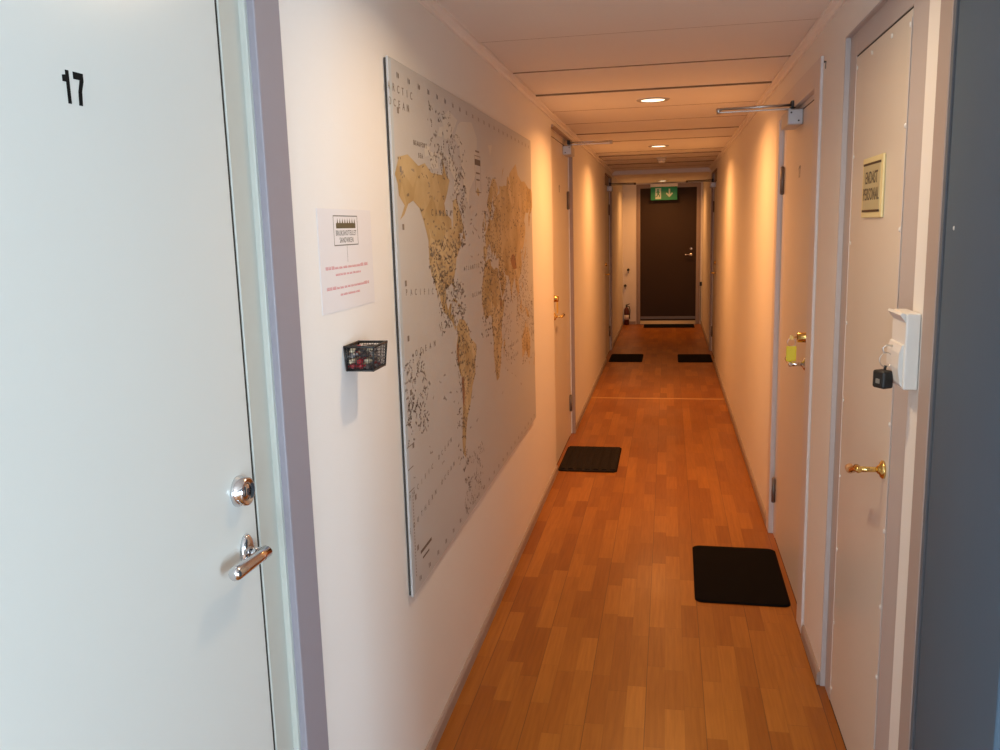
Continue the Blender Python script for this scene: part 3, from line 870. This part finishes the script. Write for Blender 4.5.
def mesh_side(p00, p10, p01, p11, nu, nv):
    p00, p10, p01, p11 = map(Vector, (p00, p10, p01, p11))
    P = lambda u, v: (p00 * (1 - u) + p10 * u) * (1 - v) + (p01 * (1 - u) + p11 * u) * v
    for i in range(1, nu):
        mh.tube([P(i / nu, 0), P(i / nu, 1)], .0007, 4, False)
    for j in range(1, nv):
        mh.tube([P(0, j / nv), P(1, j / nv)], .0007, 4, False)
b_, t_ = BW - TP, BW
mesh_side((-b_, -BD + TP, .003), (b_, -BD + TP, .003), (-t_, -BD, BH), (t_, -BD, BH), 13, 8)
mesh_side((-b_, -BD + TP, .003), (-b_, -.006, .003), (-t_, -BD, BH), (-t_, -.004, BH), 11, 8)
mesh_side((b_, -BD + TP, .003), (b_, -.006, .003), (t_, -BD, BH), (t_, -.004, BH), 11, 8)
mesh_side((-b_, -BD + TP, .003), (b_, -BD + TP, .003), (-b_, -.006, .003), (b_, -.006, .003), 13, 11)
mesh_side((-b_, -.006, .003), (b_, -.006, .003), (-t_, -.004, BH), (t_, -.004, BH), 13, 8)
mh.build('basket_mesh', M['wire'], bk)

sweet_kinds = [('red', mat('red_wrapper', (0.45, 0.02, 0.03), 0.3), 'small red wrapped sweet lying in the wire basket', 8),
               ('cream', mat('cream_wrapper', (0.62, 0.52, 0.36), 0.4), 'small cream wrapped sweet lying in the wire basket', 10),
               ('grey', mat('silver_wrapper', (0.42, 0.42, 0.44), 0.3, 0.4), 'small silver grey wrapped sweet lying in the wire basket', 9),
               ('dark', mat('dark_wrapper', (0.05, 0.035, 0.035), 0.35), 'small dark brown wrapped sweet lying in the wire basket', 13)]
def make_sweet(m):
    s = MB()
    s.lathe((-.0075, 0, 0), (1, 0, 0), [(.001, 0), (.0045, .002), (.0062, .0055), (.0064, .0095), (.0045, .013), (.001, .015)], 12)
    for e in (-1, 1):
        s.lathe((e * .0068, 0, 0), (e, 0, 0), [(.0010, 0), (.0028, .003), (.0045, .005), (.0044, .0054)], 10)
    return s.build('wrapped_sweet', m)
rng = random.Random(8)
slots = []
for lay in range(4):
    for i in range(4):
        for j in range(3 if lay < 2 else 2):
            slots.append((-.029 + i * .0195 + rng.uniform(-.002, .002), -.017 - j * (.019 if lay < 2 else .026) + rng.uniform(-.002, .002), .0115 + lay * .0125))
rng.shuffle(slots)
slots.sort(key=lambda s: 0)
ki = []
for kd in sweet_kinds: ki += [kd] * kd[3]
rng.shuffle(ki)
protos = {}
for s_, kd in zip(slots, ki):
    if kd[0] not in protos: o = protos[kd[0]] = make_sweet(kd[1])
    else:
        o = protos[kd[0]].copy(); col.objects.link(o)
    lx, ly, lz = s_
    o.location = (XL - ly, 1.877 + lx, 1.322 + lz)
    o.rotation_euler = (rng.uniform(-.3, .3), rng.uniform(-.2, .2), rng.choice((0, 1.57, .6, -.6)) + rng.uniform(-.2, .2))
    tag(o, kd[2], 'sweet', kd[0] + ' sweets in the wire basket')

# ------------------------------------------------------------------ door mats
def rounded_rect(w, d, r, n=6):
    p = []
    for cx, cy, a0 in ((w - r, d - r, 0), (-w + r, d - r, 90), (-w + r, -d + r, 180), (w - r, -d + r, 270)):
        for k in range(n + 1):
            a = math.radians(a0 + 90 * k / n); p.append((cx + r * math.cos(a), cy + r * math.sin(a)))
    return p
def door_mat(x, y, w, d, rz, label, ribs, r=0.035, h=0.008):
    o = empty('door_mat', (x, y, 0), rz); tag(o, label, 'doormat', 'black doormats along the corridor')
    b = MB(); b.prism(rounded_rect(w / 2, d / 2, r), 'z', 0.0005, h * .55); b.build('rubber_backing', M['mat_black'], o)
    p = MB(); p.prism(rounded_rect(w / 2 - .006, d / 2 - .006, r * .9), 'z', h * .55, h)
    if ribs:
        n = 7
        for i in range(n):
            xx = -w / 2 + .03 + i * (w - .06) / (n - 1)
            p.prism([(xx - .020, h), (xx - .014, h + .007), (xx + .014, h + .007), (xx + .020, h)], 'y', -d / 2 + .03, d / 2 - .03)
    p.build('mat_pile', M['mat_ribbed'] if ribs else M['mat_black'], o)
    return o
door_mat(0.331, 3.93, .405, .67, math.radians(-0.6), 'large black doormat on the floor in front of the nearest right door', False)
door_mat(-0.528, 5.877, .400, .655, 0, 'black ribbed doormat on the floor by the left door beyond the map', True)
door_mat(-0.500, 10.57, .405, .62, 0, 'black doormat far down the corridor against the left wall', False)
door_mat(0.328, 10.56, .405, .62, 0, 'black doormat far down the corridor against the right wall', False)
door_mat(0.020, 13.96, .80, .45, 0, 'wide black doormat on the floor in front of the dark brown end door', False, r=.02)

# ------------------------------------------------------------------ door closers
def closer(wall, y, z, hinge_dir, label, rec, zs=0.10, reach=.30, lift=.07, arm='steel'):
    """body on the leaf, two slim arms folded out at right angles to the door, shoe on the frame head.
       hinge_dir: +1 if the hinges are on the right as seen from the corridor."""
    o = empty('door_closer', (XL if wall == 'L' else XR, y, z), LEFT if wall == 'L' else RIGHT)
    tag(o, label, 'door closer', 'door closers above the corridor doors')
    b = MB(); b.box((-.115, rec - .062, -.032), (.115, rec - .0005, .032), .005)
    body = b.build('closer_body', M['grey_box'], o)
    px = hinge_dir * .035
    for e in (-1, 1):
        for (yy, zz) in ((rec - .048, .018), (rec - .018, -.016)):
            s = MB(); s.lathe((e * .115, yy, zz), (e, 0, 0), [(.004, 0), (.0035, .0012), (.001, .0016)], 10)
            s.build('screw', M['black'], body)
    pin = MB(); pin.lathe((px, rec - .030, .032), (0, 0, 1), [(.016, 0), (.016, .010), (.010, .014), (.010, .024)], 16); pin.build('pinion', M['black'], o)
    a = MB(); a.box((px - .010, rec - .030 - reach, .046), (px + .010, rec - .020, .053), .002)
    a.lathe((px, rec - .030 - reach, .043), (0, 0, 1), [(.012, 0), (.012, .022), (.008, .026)], 14)
    a.build('main_arm', M[arm], o)
    f = MB(); f.tube([(px, rec - .030 - reach, .064), (px - hinge_dir * .012, rec - .16, .064), (px - hinge_dir * .028, -.012, .064)], .0058, 10)
    f.build('fore_arm', M[arm], o)
    sh = MB(); sh.box((px - hinge_dir * .028 - .020, -.022, .050), (px - hinge_dir * .028 + .020, .0, .080), .003)
    sh.build('arm_shoe', M['black'], o)
    return o
closer('R', 4.02, 2.070, -1, 'grey door closer above the nearest right mat', .015, reach=.31)
closer('L', 6.42, 2.180, 1, 'grey door closer on the left door beyond the map', .02, reach=.31)
closer('L', 11.0, 2.085, 1, 'grey door closer far along the left wall', .02, reach=.31, arm='dark_arm')
closer('R', 10.95, 2.085, -1, 'grey door closer far along the right wall', .02, reach=.31, arm='dark_arm')

# ------------------------------------------------------------------ ceiling lamps, smoke detector, exit sign
def ceiling_lamp(x, y, z, label, scale, lcol):
    o = empty('ceiling_light', (x, y, z), 0); tag(o, label, 'ceiling light', 'round recessed ceiling lights')
    r = MB(); r._lathe(Vector((0, 0, 0)), Vector((0, 0, -1)), [(.094, -.001), (.094, .003), (.088, .007), (.074, .008), (.068, .003), (.068, -.001)], 40)
    r.build('trim_ring', M['lamp_ring'], o)
    l = MB(); l._lathe(Vector((0, 0, 0)), Vector((0, 0, -1)), [(.067, .0005), (.066, .004), (.05, .0055), (.02, .006), (.001, .006)], 32)
    l.build('lens', M['lens'], o)
    if scale > 0:
        ld = bpy.data.lights.new('lamp_light', 'AREA')
        ld.shape = 'DISK'; ld.size = 0.12; ld.spread = math.radians(158)
        ld.energy = LAMP_POWER * scale; ld.color = lcol
        lo = bpy.data.objects.new('lamp_light', ld); col.objects.link(lo)
        lo.parent = o; lo.location = (0, 0, -.012)
names = ['round recessed ceiling light behind the viewer', 'round recessed ceiling light above the map, out of view', 'nearest visible round ceiling light, in front of the right door closer',
         'second round ceiling light, just before the smoke detector', 'farthest round ceiling light, above the exit sign']
for (x, y, z), lb, sc, lc in zip(LAMPS, names, LAMP_SCALE, LAMP_COLORS):
    if y > 0: ceiling_lamp(x, y, z, lb, sc, lc)

sd = empty('smoke_detector', (-.075, 9.62, ZC), 0); tag(sd, 'small pale smoke detector on the ceiling beyond the second light', 'smoke detector')
b = MB(); b._lathe(Vector((0, 0, 0)), Vector((0, 0, -1)), [(.055, -.003), (.055, .014), (.050, .018)], 28); b.build('detector_base', M['plastic_grey'], sd)
b = MB(); b._lathe(Vector((0, 0, 0)), Vector((0, 0, -1)), [(.046, .018), (.046, .022), (.040, .044), (.026, .052), (.002, .053)], 28); b.build('detector_head', M['plastic_white'], sd)
b = MB(); b._lathe(Vector((0, 0, 0)), Vector((0, 0, -1)), [(.0445, .024), (.0445, .030), (.042, .031)], 28); b.build('sensor_slot', M['black'], sd)

ex = empty('exit_sign', (-.070, YEND - .10, 2.010), 0); tag(ex, 'green exit sign with running man and arrow above the brown end door', 'exit sign')
b = MB(); b.box((-.215, -.02, .208), (.215, .06, .258), .006); b.build('sign_housing', M['plastic_white'], ex)
b = MB(); b.box((-.03, .0, .258), (.03, .05, .277), .002); b.build('ceiling_bracket', M['plastic_grey'], ex)
b = MB(); b.box((-.208, -.004, 0), (.208, .012, .210), .002); b.build('sign_panel', M['exit_green'], ex)
g = MB(); y = -.0048
g.prism([(.085 - .012, .175), (.085 + .012, .175), (.085 + .012, .090), (.085 + .040, .115), (.085 + .056, .098), (.085, .042), (.085 - .056, .098), (.085 - .040, .115), (.085 - .012, .090)], 'y', y, y + .0006)
g.build('arrow_symbol', M['exit_white'], ex)
g = MB()
g.prism([(-.135, .018), (-.045, .018), (-.045, .188), (-.135, .188)], 'y', y, y + .0006)
g.mi = 1
yr = y - .0006
g.prism([(-.094 + .014 * math.cos(k * math.pi / 6), .160 + .014 * math.sin(k * math.pi / 6)) for k in range(12)], 'y', yr, yr + .0006)
for q in ([(-.112, .140), (-.086, .146), (-.078, .100), (-.100, .092)], [(-.108, .140), (-.126, .118), (-.120, .112), (-.102, .130)], [(-.084, .142), (-.062, .118), (-.068, .110), (-.088, .126)],
          [(-.088, .100), (-.062, .078), (-.066, .046), (-.076, .048), (-.075, .074), (-.098, .090)], [(-.100, .100), (-.112, .066), (-.134, .056), (-.133, .046), (-.104, .056), (-.090, .094)]):
    g.prism(q, 'y', yr, yr + .0006)
g.build('running_man_symbol', [M['exit_white'], M['exit_green']], ex)

# ------------------------------------------------------------------ staff door plate, wall box, keys
sg = empty('door_plate', (XR + .0150, 2.553, 1.723), RIGHT); tag(sg, 'yellowed framed plate reading ENDAST PERSONAL on the staff door', 'sign')
SWh, SHh = .120, .083
b = MB(); b.box((-SWh, -.007, -SHh), (SWh, -.0003, SHh), .003); b.build('plate_frame', M['yellow_card'], sg)
b = MB(); b.box((-.098, -.0085, -.062), (.098, -.0066, .066), .0006)
b.build('plate_field', M['sign_field'], sg)
for z, nme in ((-.064, 'lower'), (.064, 'upper')):
    b = MB(); b.box((-.101, -.0092, z - .003), (.101, -.0083, z + .003))
    b.build('border_bar', M['black'], sg)
b = MB(); b.text('ENDAST', 0, .011, -.0087, .032, .0006, sx=.76, bold=.0005, space=1.14); b.text('PERSONAL', 0, -.034, -.0087, .032, .0006, sx=.76, bold=.0005, space=1.14); b.build('plate_lettering', M['black'], sg)

wb = empty('wall_box', (XR, 2.040, 1.262), RIGHT); tag(wb, 'white plastic wall box with a hook, between the staff door and the slate door', 'wall box')
b = MB(); b.box((-.058, -.031, 0), (.058, -.0005, .170), .004, 3); b.build('box_body', M['plastic_white'], wb)
b = MB(); b.prism([(-.031, .150), (-.031, .168), (-.040, .171), (-.043, .166)], 'x', -.057, .055); b.build('top_lip', M['plastic_white'], wb)
b = MB(); b.prism([(-.031, .004), (-.031, .100), (-.035, .098), (-.040, .080), (-.041, .045), (-.036, .012)], 'x', -.056, .048); b.build('front_cover', M['plastic_white'], wb)
b = MB(); b.tube([(-.02, -.036, .088), (-.02, -.050, .090), (-.02, -.058, .084), (-.02, -.056, .074), (-.02, -.050, .072)], .0020, 8); b.build('hook', M['steel'], wb)
kf = empty('key_fob', (XR - .050, 2.060, 1.249), RIGHT); tag(kf, 'black key fob on a metal ring hanging from the white wall box', 'key fob')
kf.rotation_euler = (0, 0, RIGHT + .5)
b = MB()
b.tube([(.0, .003 * math.cos(a), .0655 + .013 * math.sin(a)) if False else (.013 * math.cos(a) * .35, .014 * math.cos(a), .0695 + .0165 * math.sin(a)) for a in [2 * math.pi * k / 20 for k in range(21)]], .0013, 6)
b.build('key_ring', M['steel'], kf)
b = MB(); b.box((-.019, -.021, .004), (.019, .009, .046), .006, 3)
b.tube([(0, -.003, .044), (0, -.001, .052), (0, 0, .056)], .003, 8)
fob = b.build('fob_body', M['black'], kf)
b = MB(); b.box((-.0195, -.012, .016), (-.0186, .000, .026), .0004); b.box((-.006, -.0216, .016), (.007, -.0206, .027), .0004); b.build('fob_button', M['grey_ink'], fob)

kt = empty('key_tag', (XR - .040, 3.640, 1.065), 0); tag(kt, 'yellow key tag on a ring hanging from the brass lock of the right door', 'key tag')
b = MB(); b.box((-.020, -.003, 0), (.020, .003, .062), .002); b.build('tag_plate', M['yellow'], kt)
b = MB(); b.tube([(.016 * math.cos(a), 0, .078 + .017 * math.sin(a)) for a in [2 * math.pi * k / 24 for k in range(25)]], .0016, 6); b.build('tag_ring', M['steel'], kt)
b = MB(); b.box((-.004, -.002, .088), (.004, .002, .100), .001); b.lathe((0, .0, .098), (0, 1, 0), [(.010, -.003), (.010, .003)], 16); b.tube([(0, 0, .1), (.026, 0, .1)], .0025, 8); b.build('key', M['brass'], kt)

nl = empty('wall_nail', (XR, 3.30, 2.185), RIGHT); tag(nl, 'tiny dark nail high on the right wall beside the door head', 'nail')
b = MB(); b.lathe((0, 0, 0), (0, -1, 0), [(.0025, 0), (.0025, .005), (.004, .005), (.004, .007), (.001, .008)], 12); b.build('nail_head', M['black'], nl)
b = MB(); b.box((-.0025, -.003, -.024), (.0025, -.0005, .0), .0015); b.build('nail_plate', M['grey_ink'], nl)

# ------------------------------------------------------------------ things by the end door
def wall_hook(x, z, label):
    o = empty('wall_hook', (x, YEND, z), 0); tag(o, label, 'hook')
    b = MB(); b.lathe((0, 0, 0), (0, -1, 0), [(.020, 0), (.020, .006), (.010, .012), (.009, .030), (.022, .036), (.020, .046), (.004, .050)], 16); b.build('hook_knob', M['black'], o)
    b = MB(); b.prism([(-.008, .0), (.008, .0), (.004, -.060), (-.004, -.060)], 'y', -.010, -.0005); b.build('hook_tail', M['grey_ink'], o)
wall_hook(-.640, .905, 'small dark hook left of the brown end door, the higher one')
wall_hook(-.690, .645, 'small dark hook left of the brown end door, the lower one')

fe = empty('fire_extinguisher', (-.668, YEND - .06, 0.0), 0); tag(fe, 'small dark red fire extinguisher standing in the left corner by the end door', 'fire extinguisher')
b = MB(); b._lathe(Vector((0, 0, 0)), Vector((0, 0, 1)), [(.035, .0), (.042, .006), (.042, .235), (.036, .265), (.018, .285), (.014, .300)], 24); b.build('cylinder_body', M['ext_red'], fe)
b = MB(); b._lathe(Vector((0, 0, .09)), Vector((0, 0, 1)), [(.0425, 0), (.0425, .075)], 24); b.build('paper_label', M['paper'], fe)
b = MB(); b.box((-.014, -.014, .298), (.014, .014, .325), .003); b.prism([(-.010, .325), (.020, .325), (.055, .345), (.052, .352), (.010, .337), (-.012, .337)], 'y', -.007, .007); b.build('valve_head', M['black'], fe)
b = MB(); b.tube([(.012, 0, .31), (.045, -.005, .30), (.056, -.008, .24), (.050, -.010, .15), (.048, -.010, .10)], [.007, .007, .007, .008, .010], 10); b.build('hose', M['black'], fe)

cd = empty('hanging_cord', (.515, YEND - .10, 0.03), 0); tag(cd, 'thin dark cord hanging from a hook right of the brown end door', 'cord')
b = MB(); b.tube([(0.006, .03, .02), (.004, .01, .25), (.006, .0, .45), (.008, 0, .62)], .006, 8); b.build('cord_line', M['grey_ink'], cd)
b = MB(); b.box((-.012, -.02, .60), (.024, .018, .665), .006); b.build('cord_plug', M['black'], cd)
